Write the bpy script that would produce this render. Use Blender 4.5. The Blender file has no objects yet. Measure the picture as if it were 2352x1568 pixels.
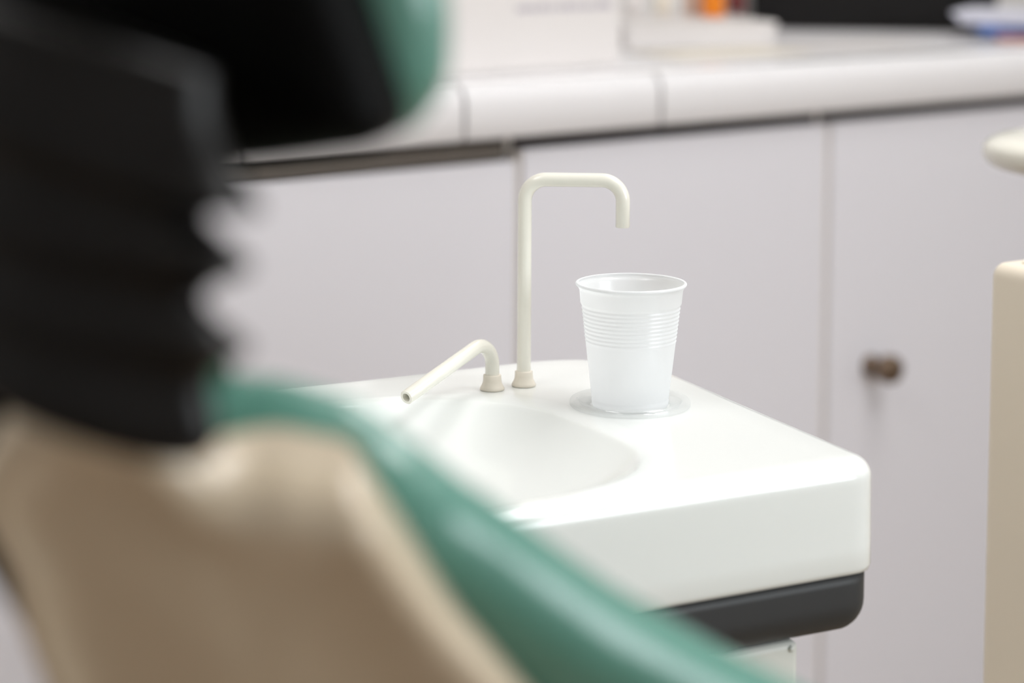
import bpy, bmesh, math, random
from mathutils import Vector, Matrix
random.seed(7)
PI = math.pi
S = bpy.context.scene
COL = S.collection
V = Vector

# ------------------------------------------------------------------ camera
F = 5553.0                      # focal length in pixels of the 2352 wide frame (85 mm on 36 mm)
PITCH = math.radians(5.45)
ROLL = math.radians(0.3)
H = 1.1906                      # camera height
PY = 226.0                      # principal row (the lens is shifted down)
M3 = Matrix.Rotation(PI/2 - PITCH, 3, 'X') @ Matrix.Rotation(ROLL, 3, 'Z')
cd = bpy.data.cameras.new('camera')
cam = bpy.data.objects.new('camera', cd)
COL.objects.link(cam)
cam.matrix_world = Matrix.Translation((0, 0, H)) @ M3.to_4x4()
cd.sensor_width = 36.0
cd.lens = F * 36.0 / 2352.0
cd.shift_y = -(784.0 - PY) / 2352.0
cd.clip_start = 0.05
cd.dof.use_dof = True
cd.dof.focus_distance = 1.53
cd.dof.aperture_fstop = 4.0
cd.dof.aperture_blades = 0
S.camera = cam


def at(px, py, z=None, d=None):
    """a pixel of the photograph to a world point, at height z or at optical depth d"""
    r = M3 @ V(((px - 1176) / F, -(py - PY) / F, -1.0))
    t = (z - H) / r.z if z is not None else d
    return V((0, 0, H)) + r * t


# ------------------------------------------------------------------ world, lights, exposure
w = bpy.data.worlds.new('world')
S.world = w
w.use_nodes = True
w.node_tree.nodes['Background'].inputs[0].default_value = (0.9, 0.95, 1.0, 1)
w.node_tree.nodes['Background'].inputs[1].default_value = 0.6
S.view_settings.view_transform = 'Standard'
S.view_settings.look = 'None'
S.view_settings.gamma = 1.0
S.view_settings.exposure = 0.14
S.view_settings.use_curve_mapping = False


def area(name, loc, target, sx, sy, power, col):
    l = bpy.data.lights.new(name, 'AREA')
    l.shape = 'RECTANGLE'
    l.size, l.size_y, l.energy, l.color = sx, sy, power, col
    o = bpy.data.objects.new(name, l)
    COL.objects.link(o)
    o.location = loc
    o.rotation_euler = (V(target) - V(loc)).to_track_quat('-Z', 'Y').to_euler()
    return o


CEIL = 2.7
PANELS = [(0.75, 2.15), (1.2, 1.1), (-0.9, 0.6)]
POW = [8, 14.5, 6]
for i, (x, y) in enumerate(PANELS):
    area('ceiling_panel_light', (x, y, CEIL - 0.035), (x, y, 0), 0.56, 1.12, POW[i], (0.96, 0.985, 1.0))
area('added_side_light', (2.52, 0.1, 1.55), (0.3, 1.6, 0.9), 1.35, 1.15, 31, (0.90, 0.96, 1.0))  # added side light to brighten the doors and spittoon front, source unseen


# ------------------------------------------------------------------ materials
def lin(c):
    return tuple(((v / 255) / 12.92 if v / 255 <= 0.04045 else ((v / 255 + 0.055) / 1.055) ** 2.4) for v in c) + (1,)


def mat(name, rgb, rough=0.5, metal=0.0, coat=0.0, bump=0.0, bscale=200, var=0.0, vscale=8, spec=0.5, trans=0.0):
    m = bpy.data.materials.new(name)
    m.use_nodes = True
    nt = m.node_tree
    b = nt.nodes['Principled BSDF']
    b.inputs['Base Color'].default_value = lin(rgb)
    b.inputs['Roughness'].default_value = rough
    b.inputs['Metallic'].default_value = metal
    b.inputs['Coat Weight'].default_value = coat
    b.inputs['Coat Roughness'].default_value = 0.06
    b.inputs['Specular IOR Level'].default_value = spec
    b.inputs['Transmission Weight'].default_value = trans
    tc = nt.nodes.new('ShaderNodeTexCoord')
    if var > 0:
        n = nt.nodes.new('ShaderNodeTexNoise')
        n.inputs['Scale'].default_value = vscale
        nt.links.new(tc.outputs['Object'], n.inputs['Vector'])
        mx = nt.nodes.new('ShaderNodeMix')
        mx.data_type = 'RGBA'
        mx.inputs[6].default_value = lin(tuple(v * (1 - var) for v in rgb))
        mx.inputs[7].default_value = lin(tuple(min(255, v * (1 + var)) for v in rgb))
        nt.links.new(n.outputs['Fac'], mx.inputs[0])
        nt.links.new(mx.outputs[2], b.inputs['Base Color'])
    if bump > 0:
        n2 = nt.nodes.new('ShaderNodeTexNoise')
        n2.inputs['Scale'].default_value = bscale
        nt.links.new(tc.outputs['Object'], n2.inputs['Vector'])
        bp = nt.nodes.new('ShaderNodeBump')
        bp.inputs['Strength'].default_value = bump
        bp.inputs['Distance'].default_value = 0.001
        nt.links.new(n2.outputs['Fac'], bp.inputs['Height'])
        nt.links.new(bp.outputs['Normal'], b.inputs['Normal'])
    return m


M = dict(
    wall=mat('wall_paint', (232, 230, 228), 0.8, bump=0.05),
    ceiling=mat('ceiling_paint', (238, 238, 236), 0.9),
    floor=mat('wooden_floor', (142, 122, 100), 0.4, var=0.05, vscale=20),
    ceramic=mat('white_ceramic', (238, 241, 239), 0.16, coat=0.6),
    dark=mat('charcoal_plastic', (44, 46, 48), 0.5, bump=0.03),
    grey_plastic=mat('pale_grey_plastic', (222, 224, 218), 0.45),
    cream=mat('cream_enamel', (238, 235, 224), 0.22, coat=0.5),
    cream_tip=mat('cream_plastic', (236, 228, 214), 0.5),
    beige=mat('beige_housing', (243, 231, 213), 0.42, bump=0.03),
    seam=mat('seam_line', (205, 196, 172), 0.7),
    shell=mat('beige_shell', (206, 190, 166), 0.3, coat=0.25, var=0.02),
    teal=mat('teal_upholstery', (90, 147, 132), 0.36, coat=0.7, bump=0.15, bscale=900),
    black=mat('black_rubber', (2, 1, 1), 0.32, spec=0.3, bump=0.1, bscale=400),
    blackshell=mat('black_plastic_shell', (1, 1, 1), 0.5, spec=0.08),
    laminate=mat('lilac_white_laminate', (223, 221, 227), 0.5),
    carcass=mat('cabinet_carcass', (222, 214, 205), 0.7),
    reveal=mat('dark_strip_gap_shade', (46, 39, 37), 0.7, spec=0.2),  # shade under the worktop put into the colour; also the case's base strip
    rail=mat('brushed_rail', (110, 104, 98), 0.35, metal=0.6),
    tile=mat('white_glazed_tile', (236, 234, 236), 0.12, coat=0.5),
    surface=mat('satin_white_tile', (236, 234, 236), 0.45),
    grout=mat('grout', (170, 168, 160), 0.8),
    knob=mat('aged_bronze', (120, 102, 86), 0.35, metal=0.85),
    paper=mat('white_card', (224, 219, 217), 0.6),
    sheet=mat('bluish_paper', (232, 232, 244), 0.6),
    ink=mat('faded_print', (176, 170, 180), 0.7),
    creampaper=mat('cream_paper', (238, 230, 216), 0.7),
    orange=mat('orange_plastic', (240, 135, 10), 0.35),
    red=mat('dark_red_plastic', (110, 40, 38), 0.4),
    peach=mat('peach_plastic', (226, 196, 178), 0.4),
    device=mat('black_device', (14, 12, 12), 0.5, spec=0.25),
    blue=mat('blue_card', (92, 124, 190), 0.5),
    wood=mat('terracotta_wood', (188, 130, 110), 0.5, var=0.1),
    frame=mat('white_frame', (235, 235, 235), 0.4),
)
# lamp diffuser
md = bpy.data.materials.new('lit_diffuser')
md.use_nodes = True
_b = md.node_tree.nodes['Principled BSDF']
_b.inputs['Base Color'].default_value = (0.9, 0.9, 0.9, 1)
_b.inputs['Emission Color'].default_value = (1, 0.97, 0.94, 1)
_b.inputs['Emission Strength'].default_value = 4.0
M['diffuser'] = md
# thin translucent polypropylene of the cup
mc = bpy.data.materials.new('translucent_white_plastic')
mc.use_nodes = True
nt = mc.node_tree
nt.nodes.clear()
out = nt.nodes.new('ShaderNodeOutputMaterial')
df = nt.nodes.new('ShaderNodeBsdfDiffuse'); df.inputs[0].default_value = (0.93, 0.94, 0.95, 1)
tl = nt.nodes.new('ShaderNodeBsdfTranslucent'); tl.inputs[0].default_value = (0.95, 0.96, 0.97, 1)
gl = nt.nodes.new('ShaderNodeBsdfGlossy'); gl.inputs['Roughness'].default_value = 0.2
m1 = nt.nodes.new('ShaderNodeMixShader'); m1.inputs[0].default_value = 0.45
m2 = nt.nodes.new('ShaderNodeMixShader')
fr = nt.nodes.new('ShaderNodeValue'); fr.outputs[0].default_value = 0.05
nt.links.new(df.outputs[0], m1.inputs[1]); nt.links.new(tl.outputs[0], m1.inputs[2])
nt.links.new(fr.outputs[0], m2.inputs[0])
nt.links.new(m1.outputs[0], m2.inputs[1]); nt.links.new(gl.outputs[0], m2.inputs[2])
nt.links.new(m2.outputs[0], out.inputs[0])
M['cup'] = mc
# clear plastic
mg = bpy.data.materials.new('clear_plastic')
mg.use_nodes = True
nt = mg.node_tree
nt.nodes.clear()
out = nt.nodes.new('ShaderNodeOutputMaterial')
tp = nt.nodes.new('ShaderNodeBsdfTransparent')
df = nt.nodes.new('ShaderNodeBsdfDiffuse'); df.inputs[0].default_value = (0.85, 0.87, 0.87, 1)
gl = nt.nodes.new('ShaderNodeBsdfGlossy'); gl.inputs['Roughness'].default_value = 0.04
m1 = nt.nodes.new('ShaderNodeMixShader'); m1.inputs[0].default_value = 0.14
m2 = nt.nodes.new('ShaderNodeMixShader'); m2.inputs[0].default_value = 0.07
nt.links.new(tp.outputs[0], m1.inputs[1]); nt.links.new(df.outputs[0], m1.inputs[2])
nt.links.new(m1.outputs[0], m2.inputs[1]); nt.links.new(gl.outputs[0], m2.inputs[2])
nt.links.new(m2.outputs[0], out.inputs[0])
M['clear'] = mg


# ------------------------------------------------------------------ helpers
def link(name, bm, m, parent=None, smooth=True, angle=None):
    bmesh.ops.recalc_face_normals(bm, faces=bm.faces)
    me = bpy.data.meshes.new(name)
    bm.to_mesh(me)
    bm.free()
    me.materials.append(m)
    if smooth:
        for p in me.polygons:
            p.use_smooth = True
        if angle:
            me.set_sharp_from_angle(angle=math.radians(angle))
    o = bpy.data.objects.new(name, me)
    COL.objects.link(o)
    if parent:
        o.parent = parent
        o.matrix_parent_inverse = Matrix.Translation(parent.location).inverted()
    return o


def thing(name, label, cat, loc, group=None):
    o = bpy.data.objects.new(name, None)
    o.empty_display_size = 0.05
    COL.objects.link(o)
    o.location = loc
    return tag(o, label, cat, group)


def tag(o, label, cat, group=None):
    o['label'] = label
    o['category'] = cat
    if group:
        o['group'] = group
    return o


def struct(name, bm, m, **k):
    o = link(name, bm, m, **k)
    o['kind'] = 'structure'
    return o


def bx(bm, o, a, b, c, r=0.0, seg=3):
    """box from corner o spanned by vectors a, b, c; r bevels it"""
    o, a, b, c = V(o), V(a), V(b), V(c)
    vs = [bm.verts.new(o + a*i + b*j + c*k) for i in (0, 1) for j in (0, 1) for k in (0, 1)]
    fs = [(0, 1, 3, 2), (4, 6, 7, 5), (0, 4, 5, 1), (2, 3, 7, 6), (0, 2, 6, 4), (1, 5, 7, 3)]
    faces = [bm.faces.new([vs[i] for i in f]) for f in fs]
    if r > 0:
        es = list({e for f in faces for e in f.edges})
        bmesh.ops.bevel(bm, geom=es, offset=r, segments=seg, profile=0.5, affect='EDGES')
    return bm


def box(o, a, b, c, r=0.0, seg=3):
    return bx(bmesh.new(), o, a, b, c, r, seg)


def aabox(x0, x1, y0, y1, z0, z1, r=0.0):
    return box((x0, y0, z0), (x1-x0, 0, 0), (0, y1-y0, 0), (0, 0, z1-z0), r)


def skin_rings(bm, rings, cap0=True, cap1=True, closed=True):
    vr = [[bm.verts.new(p) for p in r] for r in rings]
    n = len(vr[0])
    for a, b in zip(vr[:-1], vr[1:]):
        for i in range(n if closed else n - 1):
            j = (i + 1) % n
            bm.faces.new((a[i], a[j], b[j], b[i]))
    if cap0:
        bm.faces.new(vr[0])
    if cap1:
        bm.faces.new(vr[-1][::-1])
    return vr


def lathe(c, prof, n=64, ax=(1, 0, 0), ay=(0, 1, 0), az=(0, 0, 1), cap0=True, cap1=True):
    bm = bmesh.new()
    c, ax, ay, az = V(c), V(ax), V(ay), V(az)
    skin_rings(bm, [[c + az*z + (ax*math.cos(t) + ay*math.sin(t))*r for t in [2*PI*i/n for i in range(n)]] for r, z in prof], cap0, cap1)
    return bm


def fillet_path(pts, rad, seg=14):
    """polyline with rounded corners"""
    out_ = [V(pts[0])]
    for i in range(1, len(pts) - 1):
        p0, p, p1 = V(pts[i-1]), V(pts[i]), V(pts[i+1])
        u, v_ = (p0 - p).normalized(), (p1 - p).normalized()
        half = u.angle(v_) / 2
        r = rad[i-1] if isinstance(rad, (list, tuple)) else rad
        t = r / math.tan(half)
        cen = p + (u + v_).normalized() * (r / math.sin(half))
        a, b = p + u*t - cen, p + v_*t - cen
        tot = a.angle(b)
        axis = a.cross(b).normalized()
        for k in range(seg + 1):
            out_.append(cen + Matrix.Rotation(tot*k/seg, 3, axis) @ a)
    out_.append(V(pts[-1]))
    return out_


def tube(path, r, n=28, bore=None):
    bm = bmesh.new()
    rings = []
    t0 = (path[1] - path[0]).normalized()
    nrm = t0.orthogonal().normalized()
    for i, p in enumerate(path):
        t = (path[min(i+1, len(path)-1)] - path[max(i-1, 0)]).normalized()
        nrm = (nrm - t * nrm.dot(t)).normalized()
        b = t.cross(nrm)
        rings.append([p + (nrm*math.cos(2*PI*k/n) + b*math.sin(2*PI*k/n))*r for k in range(n)])
    if bore:                       # hollow mouth at the end
        p, t = path[-1], (path[-1] - path[-2]).normalized()
        def ring(rr, dz):
            return [p + t*dz + (nrm*math.cos(2*PI*k/n) + b*math.sin(2*PI*k/n))*rr for k in range(n)]
        rings += [ring(r*0.93, 0.0005), ring(bore*1.05, 0.0005), ring(bore, 0), ring(bore, -0.012)]
    skin_rings(bm, rings)
    return bm


def round_poly(pts, rads, seg=12):
    """closed 2D polygon with rounded corners"""
    out_ = []
    n = len(pts)
    for i in range(n):
        p0, p, p1 = V(pts[i-1]), V(pts[i]), V(pts[(i+1) % n])
        u, v_ = (p0-p).normalized(), (p1-p).normalized()
        half = math.acos(max(-1, min(1, u.dot(v_)))) / 2
        t = rads[i] / math.tan(half)
        cen = p + (u+v_).normalized() * (rads[i]/math.sin(half))
        a, b = p+u*t-cen, p+v_*t-cen
        a0, a1 = math.atan2(a.y, a.x), math.atan2(b.y, b.x)
        d = (a1-a0+PI) % (2*PI) - PI
        for k in range(seg+1):
            th = a0 + d*k/seg
            out_.append(V((cen.x+rads[i]*math.cos(th), cen.y+rads[i]*math.sin(th))))
    return out_


def ray_outline(poly, c, n):
    """distance from c to the closed polygon in n directions"""
    out_ = []
    m = len(poly)
    for k in range(n):
        th = 2*PI*k/n
        d = V((math.cos(th), math.sin(th)))
        best = 0
        for i in range(m):
            a, b = poly[i]-c, poly[(i+1) % m]-c
            e = b-a
            den = d.x*(-e.y) + d.y*e.x
            if abs(den) < 1e-12:
                continue
            t = (a.x*(-e.y) + a.y*e.x)/den
            s = (d.x*a.y - d.y*a.x)/den
            if t > best and -1e-6 <= s <= 1+1e-6:
                best = t
        out_.append(best)
    return out_


def catmull(pts, k=8):
    out_ = []
    n = len(pts)
    for i in range(n):
        p0, p1, p2, p3 = V(pts[i-1]), V(pts[i]), V(pts[(i+1) % n]), V(pts[(i+2) % n])
        for j in range(k):
            t = j/k
            out_.append(0.5*((2*p1)+(p2-p0)*t+(2*p0-5*p1+4*p2-p3)*t*t+(3*p1-p0-3*p2+p3)*t**3))
    return out_


def offset_poly(poly, d):
    """shift a dense smooth closed outline along its outward normal"""
    n = len(poly)
    area_ = sum(poly[i].x*poly[(i+1) % n].y - poly[(i+1) % n].x*poly[i].y for i in range(n))
    s = 1 if area_ > 0 else -1
    res = []
    for i in range(n):
        t = (poly[(i+1) % n] - poly[i-1]).normalized()
        res.append(poly[i] + V((t.y, -t.x))*d*s)
    return res


# ------------------------------------------------------------------ room
cu = V((0.786, 0.618, 0)).normalized()          # along the worktop
cn = V((-cu.y, cu.x, 0))                        # from its front edge to the wall
UP = V((0, 0, 1))
XW0, XW1, YR, YB = -2.2, 2.6, -1.8, 5.0
struct('floor', aabox(XW0-.1, XW1+.1, YR-.1, YB, -0.1, 0), M['floor'], smooth=False)
struct('ceiling', aabox(XW0-.1, XW1+.1, YR-.1, YB, CEIL, CEIL+.1), M['ceiling'], smooth=False)
struct('wall_left', aabox(XW0-.1, XW0, YR-.1, YB, 0, CEIL), M['wall'], smooth=False)
struct('wall_rear', aabox(XW0, XW1, YR-.1, YR, 0, CEIL), M['wall'], smooth=False)
WY0, WY1 = -0.6, 0.8                            # right wall opening for an added, unseen window that carries the side light
bm = aabox(XW1, XW1+.1, YR-.1, YB, 0, 0.95)
bx(bm, (XW1, YR-.1, 2.15), (.1, 0, 0), (0, YB-YR+.1, 0), (0, 0, CEIL-2.15))
bx(bm, (XW1, YR-.1, .95), (.1, 0, 0), (0, WY0-YR+.1, 0), (0, 0, 1.2))
bx(bm, (XW1, WY1, .95), (.1, 0, 0), (0, YB-WY1, 0), (0, 0, 1.2))
struct('wall_right', bm, M['wall'], smooth=False)
bm = bmesh.new()
for z in (.95, 2.1):
    bx(bm, (XW1+.02, WY0, z), (.06, 0, 0), (0, WY1-WY0, 0), (0, 0, .05))
for y in (WY0, 0.075, WY1-.05):
    bx(bm, (XW1+.02, y, 1.0), (.06, 0, 0), (0, .05, 0), (0, 0, 1.1))
struct('added_window_1', bm, M['frame'], smooth=False)  # unseen frame, added around the side light

OC = V((0.017, 2.717, 0))                       # a point of the front bottom edge of the worktop
WZ0, WZ1, DEP = 0.888, 0.95, 0.62
bk = OC + cn*DEP                                # the wall behind
struct('wall_back', box(bk - cu*3.2 + cn*.002, cu*7.0, cn*0.1, UP*CEIL), M['wall'], smooth=False)


def along(px, py, z):
    """distance along the worktop front of a pixel at height z"""
    r = at(px, py, d=1.0) - V((0, 0, H))
    # intersect with the vertical plane through OC along cu
    t = (OC - V((0, 0, H))).dot(cn) / r.dot(cn)
    return (r*t - OC).dot(cu)


# ------------------------------------------------------------------ tiled worktop
d1, d2 = along(1212, 700, .6), along(1918, 700, .6)   # the two joints between the cabinets
DW = d2 - d1
L0, L1 = d1 - DW*2.3 - .015, d2 + DW*1.5 + .015
wt = thing('tiled_worktop', 'long worktop of glossy white tiles with a rounded front edge above the cupboards', 'worktop', OC + UP*WZ0)
link('slab', box(OC + cu*L0 + cn*0.03 + UP*WZ0, cu*(L1-L0), cn*(DEP-0.03), UP*(WZ1-WZ0-0.004)), M['grout'], wt, smooth=False)
j1, j2 = along(1068, 250, .87), along(1519, 220, .87)
tw = j2 - j1
joints = [j1 - tw*2, j1-tw, j1, j2]
joints = [L0] + [j for j in joints if j > L0 + .05] + [L1]
g = 0.0028
for a, b in zip(joints[:-1], joints[1:]):
    # bullnose edge tile: profile in (n, z)
    prof = [(0.055, WZ1), (0.022, WZ1+0.0008)]
    for k in range(1, 10):
        th = PI/2*k/9
        prof.append((0.022-0.022*math.sin(th), WZ1-0.022+0.0228*math.cos(th)))
    prof += [(0.0, WZ0+0.004), (0.003, WZ0), (0.055, WZ0)]
    bm = bmesh.new()
    skin_rings(bm, [[OC + cu*s + cn*n_ + UP*z for n_, z in prof] for s in (a+g, a+g+0.002, b-g-0.002, b-g)])
    link('edge_tile', bm, M['tile'], wt, angle=40)
# flat tiles behind the nosing
bm = bmesh.new()
s = L0
while s < L1 - 0.01:
    q = 0.0
    while q < DEP - 0.06:
        n0 = 0.058 + q
        n1 = min(n0 + 0.145, DEP - 0.002)
        bx(bm, OC + cu*(s+.0015) + cn*n0 + UP*(WZ1-0.004), cu*0.147, cn*(n1-n0-0.003), UP*0.0042, 0.001, 1)
        q += 0.148
    s += 0.15
link('surface_tiles', bm, M['surface'], wt, smooth=False)

# ------------------------------------------------------------------ base cabinets
FN = 0.016                                      # the doors stand this far behind the nosing
cabs = [
    ('white base cabinet with a dark finger rail above its door, left of the tap', d1-DW*2.3, d1, 0.029),
    ('plain white base cabinet behind the tall tap and the cup', d1, d2, 0.017),
    ('white base cabinet with a round bronze knob, right of the spittoon', d2, d2+DW*1.5, 0.017),
]
knob_s = along(2018, 835, .6)
for lab, a, b, gap in cabs:
    c0 = OC + cu*a + cn*FN
    t = thing('base_cabinet', lab, 'cabinet', c0, 'base cabinets under the worktop')
    bm = bmesh.new()
    bx(bm, c0 + cn*0.024 + cu*0.0005, cu*0.018, cn*0.55, UP*(WZ0-.001))
    bx(bm, c0 + cn*0.024 + cu*(b-a-0.0185), cu*0.018, cn*0.55, UP*(WZ0-.001))
    bx(bm, c0 + cn*0.024 + cu*0.018 + UP*0.1, cu*(b-a-0.036), cn*0.55, UP*0.018)
    bx(bm, c0 + cn*0.07 + cu*0.018, cu*(b-a-0.036), cn*0.016, UP*0.06)
    link('carcass', bm, M['carcass'], t, smooth=False)
    link('gap_shade_strip', box(c0 + cn*0.0212 + cu*0.0062 + UP*(WZ0-0.045), cu*(b-a-0.0116), cn*0.0025, UP*0.044), M['reveal'], t, smooth=False)  # dark strip that paints the shade in the gap below the worktop
    zt = WZ0 - gap
    e0, e1 = 0.0055, 0.0045
    link('edge_strip', box(c0 + cu*0.0005 + cn*0.006, cu*(e0-0.001), cn*0.018, UP*(zt-.002)), M['carcass'], t, smooth=False)
    link('edge_strip', box(c0 + cu*(b-a-e1+0.0005) + cn*0.006, cu*(e1-0.001), cn*0.018, UP*(zt-.002)), M['carcass'], t, smooth=False)
    door = link('door', box(c0 + cu*e0 + UP*0.06, cu*(b-a-e0-e1), cn*0.02, UP*(zt-0.06), 0.0015, 2), M['laminate'], t, smooth=False)
    if 'finger' in lab:
        link('finger_rail', box(c0 + cu*e0 + cn*0.004 + UP*(zt+.003), cu*(b-a-e0-0.02), cn*0.0165, UP*(gap-0.011), 0.001, 2), M['rail'], t, smooth=False)
    if 'knob' in lab:
        kc = c0 + cu*(knob_s-a) 
        z = at(2006, 836, d=1)                   # height of the knob from the sight line
        r = z - V((0, 0, H)); tt = (kc - V((0, 0, H))).dot(cn)/r.dot(cn)
        kc = kc + UP*(H + r.z*tt)
        prof = [(0.0001, 0), (0.012, 0), (0.012, 0.003), (0.007, 0.005), (0.0065, 0.013), (0.012, 0.016), (0.0158, 0.019), (0.0162, 0.026), (0.0145, 0.0295), (0.010, 0.0305), (0.0001, 0.031)]
        prof = [(q0*1.15, q1*1.5) for q0, q1 in prof]
        link('knob', lathe(kc, prof, 40, cu, UP, -cn), M['knob'], door).parent = door

# ------------------------------------------------------------------ things on the worktop
Z = WZ1 + 0.0012


def spot(px, py):
    p = at(px, py, z=Z)
    return p


def local_box(px0, px1, py, depth, height, skew=0.0):
    """a box whose front bottom edge runs, parallel to the worktop, between two columns at the row of its left end"""
    p = spot(px0, py)
    ang = skew
    a = Matrix.Rotation(ang, 3, 'Z') @ cu
    r = (at(px1, py, d=1.0) - V((0, 0, H)))
    # intersect the sight line's vertical plane with the line p + a*s
    den = a.x*(-r.y) + a.y*r.x
    s_ = ((-p.x)*(-r.y) + (-p.y)*r.x)/den
    nn = V((-a.y, a.x, 0))
    return p, a*s_, nn*depth, UP*height, a, nn


# carton with a printed line
p, a, n_, h_, ua, nn = local_box(985, 1425, 176, 0.12, 0.19)
t = thing('carton', 'large white carton with a faint grey printed line, beside the black headrest', 'box', p)
link('carton_body', box(p, a, n_, h_, 0.002, 2), M['paper'], t, smooth=False)
bm = bmesh.new()
lw = a.length
s = lw*0.44
zz = 0.070
while s < lw*0.93:
    wd = random.choice((.0035, .005, .0065))
    bx(bm, p + ua*s - nn*0.0004 + UP*(zz + 0.000), ua*wd, nn*0.0006, UP*random.choice((.007, .009)))
    s += wd + random.choice((.0016, .0016, .003))
link('printed_line', bm, M['ink'], t, smooth=False)

# low white box carrying small containers
p, a, n_, h_, ua, nn = local_box(1440, 1782, 112, 0.20, 0.032, skew=-0.30)
lowbox = thing('flat_box', 'low flat white box on the worktop carrying the little bottles', 'box', p)
link('box_base', box(p, a, n_, h_*0.72, 0.002, 2), M['paper'], lowbox, smooth=False)
link('box_lid', box(p - ua*0.002 - nn*0.002 + h_*0.72, a + ua*0.004, n_ + nn*0.004, h_*0.28, 0.002, 2), M['paper'], lowbox, smooth=False)
topz = p.z + 0.0325


def bottle(px, py, r, h, m, capm, name, label, cat, group=None):
    c = at(px, py, z=topz)
    t = thing(name, label, cat, c, group)
    prof = [(0.0001, 0), (r*.94, 0), (r, .002), (r, h*.7), (r*.9, h*.78), (r*.5, h*.84), (r*.5, h*.88)]
    link('bottle_body', lathe(c, prof, 32), m, t)
    link('cap', lathe(c + UP*(h*.86), [(r*.55, 0), (r*.6, .001), (r*.6, h*.13), (r*.52, h*.14)], 24), capm, t)
    return t


def jar(px, py, r, h, m, label):
    c = at(px, py, z=topz)
    o = link('beaker', lathe(c, [(r*.8, 0), (r*.86, .001), (r, h), (r*.93, h), (r*.8, .004)], 32), m)
    tag(o, label, 'beaker', 'little beakers on the flat box')
    return o


jar(1452, 34, .017, .05, M['paper'], 'small white beaker on the flat box next to the carton')
jar(1522, 32, .015, .045, M['creampaper'], 'small cream beaker on the flat box between two others')
jar(1588, 34, .013, .05, M['peach'], 'small peach beaker on the flat box left of the orange bottle')
bottle(1637, 38, .017, .09, M['orange'], M['orange'], 'bottle', 'bright orange bottle standing on the flat white box', 'bottle', 'bottles on the flat box')
bottle(1690, 28, .013, .08, M['red'], M['red'], 'bottle', 'dark red bottle right of the orange one', 'bottle', 'bottles on the flat box')

# black device
p, a, n_, h_, ua, nn = local_box(1725, 2290, 66, 0.10, 0.22, skew=-0.82)
t = thing('equipment_case', 'wide black equipment case standing on the back of the worktop', 'equipment', p)
link('case_body', box(p + UP*.004, a, n_, h_, 0.006, 3), M['device'], t, smooth=False)
link('base_strip', box(p + ua*.01 + nn*.006, a - ua*.02, n_*0.8, UP*.005), M['reveal'], t, smooth=False)

# loose sheets
for (x0, x1, y, dp, sk, m, lab) in (
        (1560, 1866, 136, .12, -.12, M['creampaper'], 'cream sheet lying near the middle of the worktop'),
        (1885, 2140, 118, .10, -.10, M['paper'], 'white sheet lying on the worktop in front of the black case')):
    p, a, n_, h_, ua, nn = local_box(x0, x1, y, dp, .0016, skew=sk)
    tag(link('paper_sheet', box(p, a, n_, UP*.0016), m, smooth=False), lab, 'paper', 'sheets on the worktop')

# blue folder with white papers propped on it, brown block under
p = at(2292, 96, z=Z)
rr = Matrix.Rotation(-0.75, 3, 'Z')
ua, nn = rr @ cu, rr @ cn
tag(link('wooden_block', box(p, ua*.16, nn*.10, UP*.008, .001, 1), M['wood'], smooth=False), 'terracotta brown flat block at the right end of the worktop', 'block')
p2 = p + UP*.0085 - ua*.022 + nn*.012
tag(link('folder', box(p2, ua*.24, nn*.14, UP*.0145, .002, 2), M['blue'], smooth=False), 'blue folder lying under the white papers', 'folder')
r2 = Matrix.Rotation(-0.30, 3, 'Z')
va, vn = r2 @ ua, r2 @ nn
p3 = p2 + UP*.0152 - ua*.028 + nn*.010
bm = bmesh.new()
for k in range(5):
    bx(bm, p3 + UP*(.0034*k) - va*(.003*k) - vn*(.002*k), va*.26, vn*.15, UP*.0033, .0005, 1)
tag(link('paper_stack', bm, M['sheet'], smooth=False), 'stack of bluish white papers on the blue folder', 'papers')

# ------------------------------------------------------------------ spittoon
UZ = 0.85
C = V((0.2180, 1.3800)); B = V((0.081, 1.702))
su = V((0.868, 0.497)).normalized(); sw = V((-su.y, su.x))
WID = 0.47
poly = round_poly([C, B, B - su*(WID-0.02), C - su*WID], [0.022, 0.075, 0.05, 0.03], 16)
bc = C + su*(-0.262) + sw*0.150
NR = 480
rad = ray_outline(poly, bc, NR)
outline = [bc + V((math.cos(2*PI*k/NR), math.sin(2*PI*k/NR)))*rad[k] for k in range(NR)]


def basin_r(th, A_=0.150, B_=0.128, n=2.9):
    d = V((math.cos(th), math.sin(th)))
    x, y = d.dot(su), d.dot(sw)
    return (abs(x/A_)**n + abs(y/B_)**n)**(-1/n)


spit = thing('spittoon_unit', 'white dental spittoon basin with cream taps on a dark tray base', 'spittoon', (bc.x, bc.y, 0))


def ring_at(pl, z):
    return [V((q.x, q.y, z)) for q in pl]


rings = []
ZB = 0.7825
rings.append(ring_at(offset_poly(outline, -0.010), ZB))
rings.append(ring_at(offset_poly(outline, -0.004), ZB))
rings.append(ring_at(offset_poly(outline, -0.001), ZB+0.0012))
rings.append(ring_at(outline, ZB+0.004))
for k in range(1, 5):
    rings.append(ring_at(offset_poly(outline, -0.0006*k/4), ZB+0.004 + (UZ-0.014-ZB-0.004)*k/4))
RB = 0.0125
for k in range(1, 11):
    th = PI/2*k/10
    rings.append(ring_at(offset_poly(outline, -0.0006-RB*(1-math.cos(th))), UZ-RB+RB*math.sin(th)))
base_o = offset_poly(outline, -0.0006-RB)
for k in range(1, 7):                              # flat deck to just outside the basin
    f = k/6
    rg = []
    for i in range(NR):
        th = 2*PI*i/NR
        d = V((math.cos(th), math.sin(th)))
        q = base_o[i].lerp(bc + d*(basin_r(th)*1.02 + 0.001), f)
        rg.append(V((q.x, q.y, UZ)))
    rings.append(rg)
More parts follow.
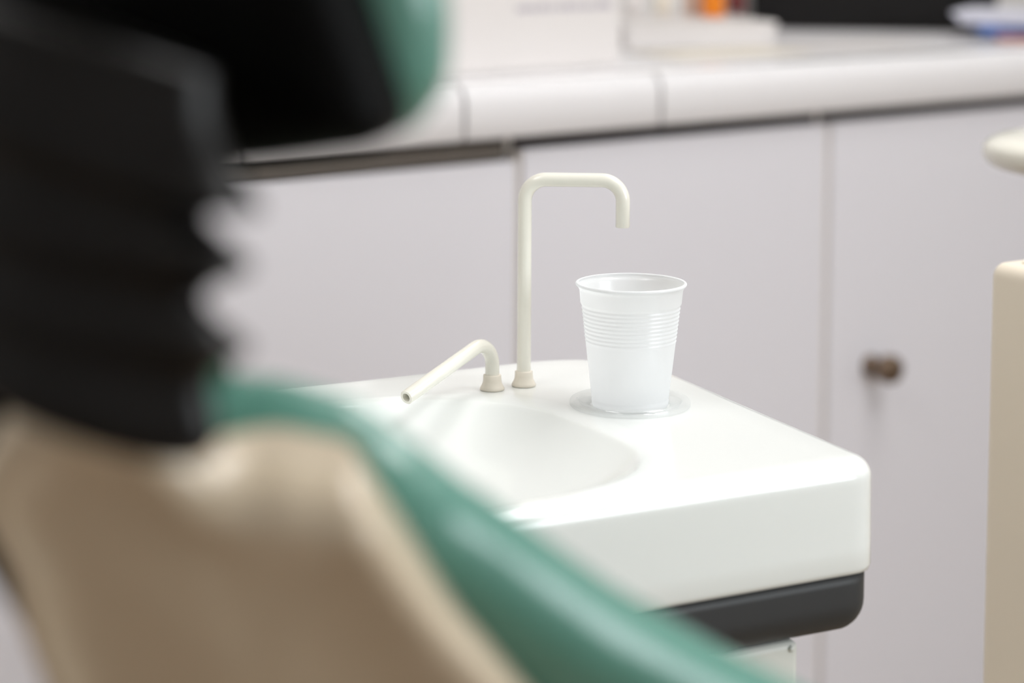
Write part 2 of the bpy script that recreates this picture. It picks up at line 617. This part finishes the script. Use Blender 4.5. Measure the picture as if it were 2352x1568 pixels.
for k in range(1, 31):                             # rounded lip, wall and bottom
    f = (k/30)**1.4
    rg = []
    for i in range(NR):
        th = 2*PI*i/NR
        d = V((math.cos(th), math.sin(th)))
        side = 0.5+0.5*math.cos(th-math.atan2(su.y, su.x))       # 1 to the right: gentle slope
        rim = basin_r(th)
        r = rim*(1.02-0.97*f)
        depth = 0.060
        # profile over normalised radius
        x = 1-f
        steep = 2.5 - 0.6*side
        z = UZ - depth*(1-x**steep)
        lip = max(0.0, 1-f/0.10)
        z += -0.0 + lip*lip*0.0
        q = bc + d*r
        rg.append(V((q.x, q.y, z)))
    rings.append(rg)
bm = bmesh.new()
skin_rings(bm, rings, cap0=True, cap1=True)
link('basin', bm, M['ceramic'], spit)
# chrome drain in the bowl
# dark tray
rings = []
TZ0, TZ1 = 0.745, ZB - 0.0005
pl = offset_poly(outline, -0.0035)
RT = 0.020
rings.append(ring_at(offset_poly(outline, -0.03), TZ1))
rings.append(ring_at(pl, TZ1))
rings.append(ring_at(pl, TZ1-0.006))
for k in range(0, 11):
    th = PI/2*k/10
    rings.append(ring_at(offset_poly(outline, -0.0035-RT*(1-math.cos(th))), TZ0+RT-RT*math.sin(th)))
bm = bmesh.new()
skin_rings(bm, rings)
link('tray_base', bm, M['dark'], spit)
# column below
pc = at(1836, 1500, z=TZ0)
pc = V((pc.x, pc.y, 0)) + V((sw.x, sw.y, 0))*0.02
r = at(1836, 1500, d=1) - V((0, 0, H))
U3, W3 = V((su.x, su.y, 0)), V((sw.x, sw.y, 0))
tt = (pc - V((0, 0, H))).dot(W3)/r.dot(W3)
pc = V((r.x*tt, r.y*tt, 0))
bm = box(pc - U3*0.26 + UP*0.02, U3*0.26, W3*0.17, UP*(TZ0-0.02-0.0005), 0.004, 3)
link('support_column', bm, M['grey_plastic'], spit, smooth=False)
bm = box(pc - U3*0.30 - W3*0.04, U3*0.34, W3*0.25, UP*0.0195, 0.006, 3)
link('foot_plate', bm, M['dark'], spit, smooth=False)
sc_ = pc - U3*0.006 + UP*(TZ0-0.0045)
link('screw', lathe(sc_ - W3*0.0, [(0.0001, .0018), (.0014, .0016), (.002, .0006), (.002, 0)], 16, U3, UP, -W3), M['grey_plastic'], spit)

# cup rest: a low clear ring round the cup
CC = at(1447, 932, z=UZ)
prof = []
R0, R1 = 0.0258, 0.0385
prof += [(R0, 0.0), (R0, 0.0018), (R0+.003, .0022), (R1-.006, .0024)]
for k in range(9):
    th = PI - PI*k/8
    prof.append((R1-.003 + .003*math.cos(th), .0028+.0024*math.sin(th)))
prof += [(R1, .001), (R1-.001, 0.0)]
bm = bmesh.new()
n = 96
vr = [[bm.verts.new(CC + V((math.cos(2*PI*i/n)*r_, math.sin(2*PI*i/n)*r_, z+0.0002))) for i in range(n)] for r_, z in prof]
for a_, b_ in zip(vr, vr[1:] + vr[:1]):
    for i in range(n):
        bm.faces.new((a_[i], a_[(i+1) % n], b_[(i+1) % n], b_[i]))
cr = link('cup_rest', bm, M['clear'], spit)
cr['label'] = 'clear low ring around the foot of the cup'

# tall filler tap
TB = at(1203, 886, z=UZ)
fit = [(.0001, 0), (.0073, 0), (.0080, .0004), (.0081, .0012), (.0074, .0026), (.0064, .0046), (.0060, .0065), (.0059, .0098), (.0056, .0102), (.0049, .0103)]
PR = 0.00465
dy = TB.y
SX = (1427-1203)/F*dy*1.012


def zrow(py, y):
    r_ = at(1203, py, d=1.0) - V((0, 0, H))
    return H + r_.z*(y/r_.y)


ztop = zrow(411.5, dy)
zend = zrow(517, dy)
path = fillet_path([TB + UP*.006, V((TB.x, TB.y, ztop)), V((TB.x+SX, TB.y-0.004, ztop)), V((TB.x+SX, TB.y-0.004, zend))], 0.0140)
tap = link('filler_tap', tube(path, PR, bore=.0032), M['cream'], spit, angle=50)
tap['label'] = 'tall cream pipe bent over the cup'
link('tap_collar', lathe(TB, fit, 40), M['cream_tip'], tap).parent = tap
# short rinsing spout
SB = at(1130.5, 895, z=UZ)
ep = at(934, 912, d=1.512)
ap = V((SB.x, SB.y, UZ + 0.0360))
path = fillet_path([SB + UP*.006, ap, ep], 0.0150)
sp = link('rinse_spout', tube(path, PR, bore=.0026), M['cream'], spit, angle=50)
sp['label'] = 'short cream spout bent down over the bowl'
link('tap_collar', lathe(SB, fit, 40), M['cream_tip'], sp).parent = sp

# ------------------------------------------------------------------ plastic cup
cup_h = 0.0795
P = [(.0, .0016), (.0215, .0016), (.0225, .0005), (.0238, .0004), (.0243, .0012), (.0246, .0040), (.0243, .0050), (.0246, .0058)]
zs, rs = .0058, .0246
ze, re_ = cup_h, .0330


def rr_(z):
    return rs + (re_-rs)*(z-zs)/(ze-zs)


P.append((rr_(.040), .040))
z = .0415
k = 0
while z < .0645:
    for j in range(6):
        zz = z + .0026*j/6
        P.append((rr_(zz) + .00024*math.sin(2*PI*j/6), zz))
    z += .0026
P += [(rr_(.0655)+.0003, .0655), (rr_(.0665)+.0006, .0665), (rr_(.0745)+.0004, .0745)]
outer = P[:]
for k in range(0, 11):
    th = -PI/2 + PI*1.25*k/10 if k else -PI/2
    outer.append((.0342+.0011*math.cos(th), cup_h-.0011+.0011*math.sin(th)))
bm = bmesh.new()
n = 128
rg = [[CC + V((math.cos(2*PI*i/n)*max(r_, .0001), math.sin(2*PI*i/n)*max(r_, .0001), z_ + .0004)) for i in range(n)] for r_, z_ in outer]
skin_rings(bm, rg, cap0=True, cap1=False)
cup = link('plastic_cup', bm, M['cup'])
tag(cup, 'ribbed translucent white plastic cup standing on the spittoon under the tall tap', 'cup')

# ------------------------------------------------------------------ beige housing at the right
hp = at(2264, 640, d=1.69)
a1 = V((0.56, -0.83, 0)).normalized()      # towards the camera and right
a2 = V((0.83, 0.56, 0)).normalized()       # away and right
hz = hp.z + 0.012
t = thing('instrument_housing', 'beige upright housing box with rounded top edges, at the right beside the spittoon', 'cabinet', (hp.x + .2, hp.y, 0))
corners = [V((hp.x, hp.y)), V((hp.x, hp.y)) + V(a1.xy)*.26, V((hp.x, hp.y)) + V(a1.xy)*.26 + V(a2.xy)*.30, V((hp.x, hp.y)) + V(a2.xy)*.30]
hpoly = round_poly(corners, [.012]*4, 10)
rings = [ring_at(hpoly, 0.0), ring_at(hpoly, hz-.011)]
for k in range(1, 9):
    th = PI/2*k/8
    rings.append(ring_at(offset_poly(hpoly, -.009*(1-math.cos(th))), hz-.011+.011*math.sin(th)))
bm = bmesh.new()
skin_rings(bm, rings)
link('housing_body', bm, M['beige'], t, angle=50)
A1, A2 = V(a1.xy), V(a2.xy)


def inset(d_):
    sg = [(1, 1), (-1, 1), (-1, -1), (1, -1)]
    return round_poly([c_ + A1*(s_[0]*d_) + A2*(s_[1]*d_) for c_, s_ in zip(corners, sg)], [.008]*4, 8)


lp, lq = inset(.016), inset(.0148)
bm = bmesh.new()
skin_rings(bm, [ring_at(lp, hz-.001), ring_at(lp, hz+.0008), ring_at(offset_poly(lp, -.0008), hz+.0014)])
link('lid', bm, M['beige'], t, angle=40)
bm = bmesh.new()
skin_rings(bm, [ring_at(lq, hz-.001), ring_at(lq, hz+.0003)])
link('lid_seam', bm, M['seam'], t, smooth=False)
# cream rounded head carried above on a post
hc = at(2530, 352, d=2.02)
pp = V((hc.x - .015, hc.y - .10, hz))
prof = []
for k in range(0, 33):
    th = -PI/2 + PI*k/32
    cx, sx_ = math.cos(th), math.sin(th)
    prof.append((max(.0001, .098*(abs(cx)**.38)), .0175*math.copysign(abs(sx_)**.85, sx_)))
link('arm_head', lathe(hc, prof, 72), M['cream'], t)['label'] = 'cream rounded disc head'
pth = fillet_path([pp - UP*.002, V((pp.x, pp.y, hc.z)), hc], 0.012)
link('arm_post', tube(pth, .008), M['cream'], t)

# ------------------------------------------------------------------ dental chair, seen from behind
chair = thing('dental_chair', 'dental chair seen from behind, beige back shell, teal upholstery, black headrest joint', 'chair', (-.12, .62, 0))
BA = V((math.cos(math.radians(4)), -math.sin(math.radians(4)), 0))
BB = V((0, .45, -.893))
BB = (BB - BA*BB.dot(BA)).normalized()
BNm = BA.cross(BB).normalized()
if BNm.y > 0:
    BNm = -BNm                                 # towards the camera
BO = at(560, 1100, d=.69)


def onplane(px, py, O=BO, A_=BA, B_=BB, N_=BNm, off=0.0):
    r_ = at(px, py, d=1.0) - V((0, 0, H))
    o = O + N_*off
    t_ = (o - V((0, 0, H))).dot(N_)/r_.dot(N_)
    q = V((0, 0, H)) + r_*t_ - o
    return V((q.dot(A_), q.dot(B_)))


def lift(pl, off, O=BO, A_=BA, B_=BB, N_=BNm):
    return [O + A_*q.x + B_*q.y + N_*off for q in pl]


shell_px = [(0, 960, .03), (30, 890, .03), (120, 810, .03), (330, 810, .03), (430, 890, .034), (510, 955, .034), (590, 985, .034), (670, 992, .034), (745, 1015, .032), (820, 1070, .024),
            (868, 1175, .012), (925, 1280, .008), (1020, 1410, .008), (1160, 1568, .008), (1400, 1860, .008), (1500, 2200, .008), (1450, 2700, .008), (1000, 3000, .008), (560, 2800, .008),
            (320, 2200, .008), (190, 1800, .008), (112, 1568, .008), (58, 1430, .008), (20, 1280, .008), (-8, 1120, .02)]
sh = catmull([onplane(x_, y_, off=-o_) for x_, y_, o_ in shell_px], 8)


def upness(pl):
    """how far the outline faces up the back, 0 to 1, smoothed"""
    n_ = len(pl)
    raw = []
    for i_ in range(n_):
        e_ = (offset_poly([pl[i_-1], pl[i_], pl[(i_+1) % n_]], 1.0)[1] - pl[i_])
        t_ = (pl[(i_+1) % n_] - pl[i_-1]).normalized()
        nm = V((t_.y, -t_.x))
        cen_ = V((0, 0))
        if nm.dot(pl[i_] - MID) < 0:
            nm = -nm
        raw.append(max(0.0, -nm.y)**3)
    for _ in range(6):
        raw = [(raw[i_-1] + raw[i_] + raw[(i_+1) % n_])/3 for i_ in range(n_)]
    return raw


MID = sum(sh, V((0, 0)))/len(sh)
up_s = upness(sh)
NS = len(sh)


def voff(pl, ds):
    """like offset_poly with a distance for every vertex"""
    one = offset_poly(pl, 1.0)
    return [pl[i_] + (one[i_]-pl[i_])*ds[i_] for i_ in range(len(pl))]


def vlift(pl, zs):
    return [BO + BA*q_.x + BB*q_.y + BNm*z_ for q_, z_ in zip(pl, zs)]


thick = [.012 + .024*u_ for u_ in up_s]
rr = [.0065 + .009*u_ for u_ in up_s]
rings = [vlift(sh, [-t_ for t_ in thick]), vlift(sh, [-(r_+.001) for r_ in rr])]
for k in range(1, 11):
    th = PI/2*k/10
    rings.append(vlift(voff(sh, [-r_*(1-math.cos(th)) for r_ in rr]), [-r_ + r_*math.sin(th) for r_ in rr]))
cen = sum(sh, V((0, 0)))/len(sh)
inn = voff(sh, [-r_ for r_ in rr])
for f, z in ((.97, -.0008), (.93, -.004), (.85, -.0065), (.7, -.006), (.5, -.005), (.3, -.003), (.1, -.002)):
    rings.append(lift([cen + (q-cen)*f for q in inn], z))
bm = bmesh.new()
skin_rings(bm, rings)
link('back_shell', bm, M['shell'], chair)

cush_px = [(150, 1000, .03), (170, 890, .055), (330, 860, .06), (500, 872, .06), (640, 880, .06), (760, 903, .06), (880, 948, .058), (1010, 1032, .055), (1110, 1100, .055), (1220, 1175, .055),
           (1350, 1268, .055), (1500, 1372, .055), (1740, 1515, .055), (2050, 1690, .055), (2300, 2000, .05), (2300, 2500, .03), (1900, 3000, .03), (1100, 3200, .03), (800, 3000, .03),
           (500, 2200, .03), (330, 1800, .03), (260, 1568, .03), (200, 1430, .03), (170, 1280, .03), (150, 1120, .03)]
cu_ = catmull([onplane(x_, y_, off=-o_) for x_, y_, o_ in cush_px], 8)
up_c = upness(cu_)
cz = [-(.0125 + .024*u_) for u_ in up_c]
RC = .020
rings = [vlift(offset_poly(cu_, -.045), cz), vlift(offset_poly(cu_, -.024), cz)]
for k in range(0, 13):
    th = PI/2 - PI*k/12
    rings.append(vlift(offset_poly(cu_, -RC*(1-math.cos(th))), [z_-RC+RC*math.sin(th) for z_ in cz]))
rings.append(vlift(offset_poly(cu_, -.045), [z_-2*RC-.003 for z_ in cz]))
bm = bmesh.new()
skin_rings(bm, rings)
link('back_cushion', bm, M['teal'], chair)

# headrest: black shell, teal pad on its far side
HO = at(500, 100, d=.70)
HA = V((math.cos(math.radians(22)), -math.sin(math.radians(22)), 0))
HB = V((0, .12, -.993)); HB = (HB - HA*HB.dot(HA)).normalized()
HN = HA.cross(HB).normalized()
if HN.y > 0:
    HN = -HN


def hp_(px, py, off=0.0):
    return onplane(px, py, HO, HA, HB, HN, off)


def hl(pl, off):
    return lift(pl, off, HO, HA, HB, HN)


hs_px = [(-700, -700), (0, -900), (500, -800), (700, -450), (780, -150), (845, 40), (895, 180), (918, 270), (880, 330), (780, 350), (600, 372), (300, 390), (-200, 400), (-700, 250), (-950, -200)]
hs = catmull([hp_(*q, off=-.02) for q in hs_px], 8)
rings = [hl(hs, -.026), hl(offset_poly(hs, -.0005), -.018)]
for k in range(1, 9):
    th = PI/2*k/8
    rings.append(hl(offset_poly(hs, -.018*(1-math.cos(th))), -.018+.018*math.sin(th)))
hcen = V((0, 0))
for q in hs:
    hcen += q
hcen /= len(hs)
inn = offset_poly(hs, -.02)
for f, z in ((.9, .0015), (.7, .004), (.4, .006), (.1, .007)):
    rings.append(hl([hcen + (q-hcen)*f for q in inn], z))
bm = bmesh.new()
skin_rings(bm, rings)
link('headrest_shell', bm, M['blackshell'], chair)
hc_px = [(-700, -720), (0, -950), (600, -850), (880, -500), (985, -150), (1018, 0), (1022, 120), (1012, 200), (975, 268), (920, 308), (780, 322), (600, 340), (300, 355), (-200, 365), (-700, 240), (-980, -200)]
hcu = catmull([hp_(*q, off=-.045) for q in hc_px], 8)
rings = [hl(offset_poly(hcu, -.03), -.0265)]
RH = .018
for k in range(0, 13):
    th = PI/2 - PI*k/12
    rings.append(hl(offset_poly(hcu, -RH*(1-math.cos(th))), -.0275-RH+RH*math.sin(th)))
rings.append(hl(offset_poly(hcu, -.05), -.0275-2*RH-.003))
bm = bmesh.new()
skin_rings(bm, rings)
link('headrest_pad', bm, M['teal'], chair)

# ribbed rubber boot over the headrest joint
DB = .662
pxm = DB/F                                   # metres per pixel there
XR, YV = V((1, -.25, 0)).normalized(), V((.25, 1, 0)).normalized()
# (row at the axis, half width, tilt, half depth)
prof = [(60, 340, .30, 300), (150, 345, .30, 320), (240, 385, .32, 330), (300, 440, .32, 350), (325, 455, .31, 352), (345, 440, .30, 345), (385, 355, .26, 300), (425, 325, .22, 290),
        (475, 375, .18, 310), (515, 425, .16, 325), (532, 430, .15, 325), (552, 415, .15, 320), (595, 340, .15, 295), (635, 318, .15, 285), (675, 365, .15, 310), (705, 420, .15, 325), (720, 425, .15, 325), (738, 410, .15, 322),
        (785, 345, .15, 300), (825, 335, .18, 296), (870, 350, .24, 300), (915, 345, .28, 300), (950, 300, .30, 280), (972, 240, .30, 240), (980, 160, .30, 160)]
fine = []
for i in range(len(prof)-1):
    p0, p1, p2, p3 = [V(prof[max(0, min(len(prof)-1, j))]) for j in (i-1, i, i+1, i+2)]
    for j in range(5):
        t_ = j/5
        fine.append(0.5*((2*p1)+(p2-p0)*t_+(2*p0-5*p1+4*p2-p3)*t_*t_+(3*p1-p0-3*p2+p3)*t_**3))
fine.append(V(prof[-1]))
rings = []
n = 96
for row, hw, tl_, hd in fine:
    c = at(170, row, d=DB)
    rg = []
    for i in range(n):
        th = 2*PI*i/n
        rg.append(c + XR*(math.cos(th)*hw*pxm) + YV*(math.sin(th)*hd*pxm*.45) - UP*(math.cos(th)*hw*pxm*tl_))
    rings.append(rg)
bm = bmesh.new()
skin_rings(bm, rings)
link('ribbed_boot', bm, M['black'], chair)
# chair foot and spine so that the back is carried from the floor
foot = V((.02, .98, 0))
bm = aabox(-.25, .05, .62, 1.02, 0, .05, .01)
link('floor_base', bm, M['beige'], chair, smooth=False)
bm = aabox(-.16, -.02, .74, .90, .0495, .67, .015)
link('pedestal', bm, M['beige'], chair, smooth=False)

# ------------------------------------------------------------------ ceiling lights
for x, y in PANELS:
    t = thing('ceiling_light', 'flat white rectangular ceiling light panel ' + ('over the dental chair' if x < -.5 else 'over the beige housing' if x > 1 else 'over the gap between spittoon and worktop'), 'ceiling light', (x, y, CEIL), 'ceiling light panels')
    bm = bmesh.new()
    for (x0, x1, y0, y1) in ((-.31, .31, -.6, -.57), (-.31, .31, .57, .6), (-.31, -.285, -.57, .57), (.285, .31, -.57, .57)):
        bx(bm, (x+x0, y+y0, CEIL-.04), (x1-x0, 0, 0), (0, y1-y0, 0), (0, 0, .039))
    link('frame', bm, M['frame'], t, smooth=False)
    link('diffuser', aabox(x-.285, x+.285, y-.57, y+.57, CEIL-.02, CEIL-.012), M['diffuser'], t, smooth=False)
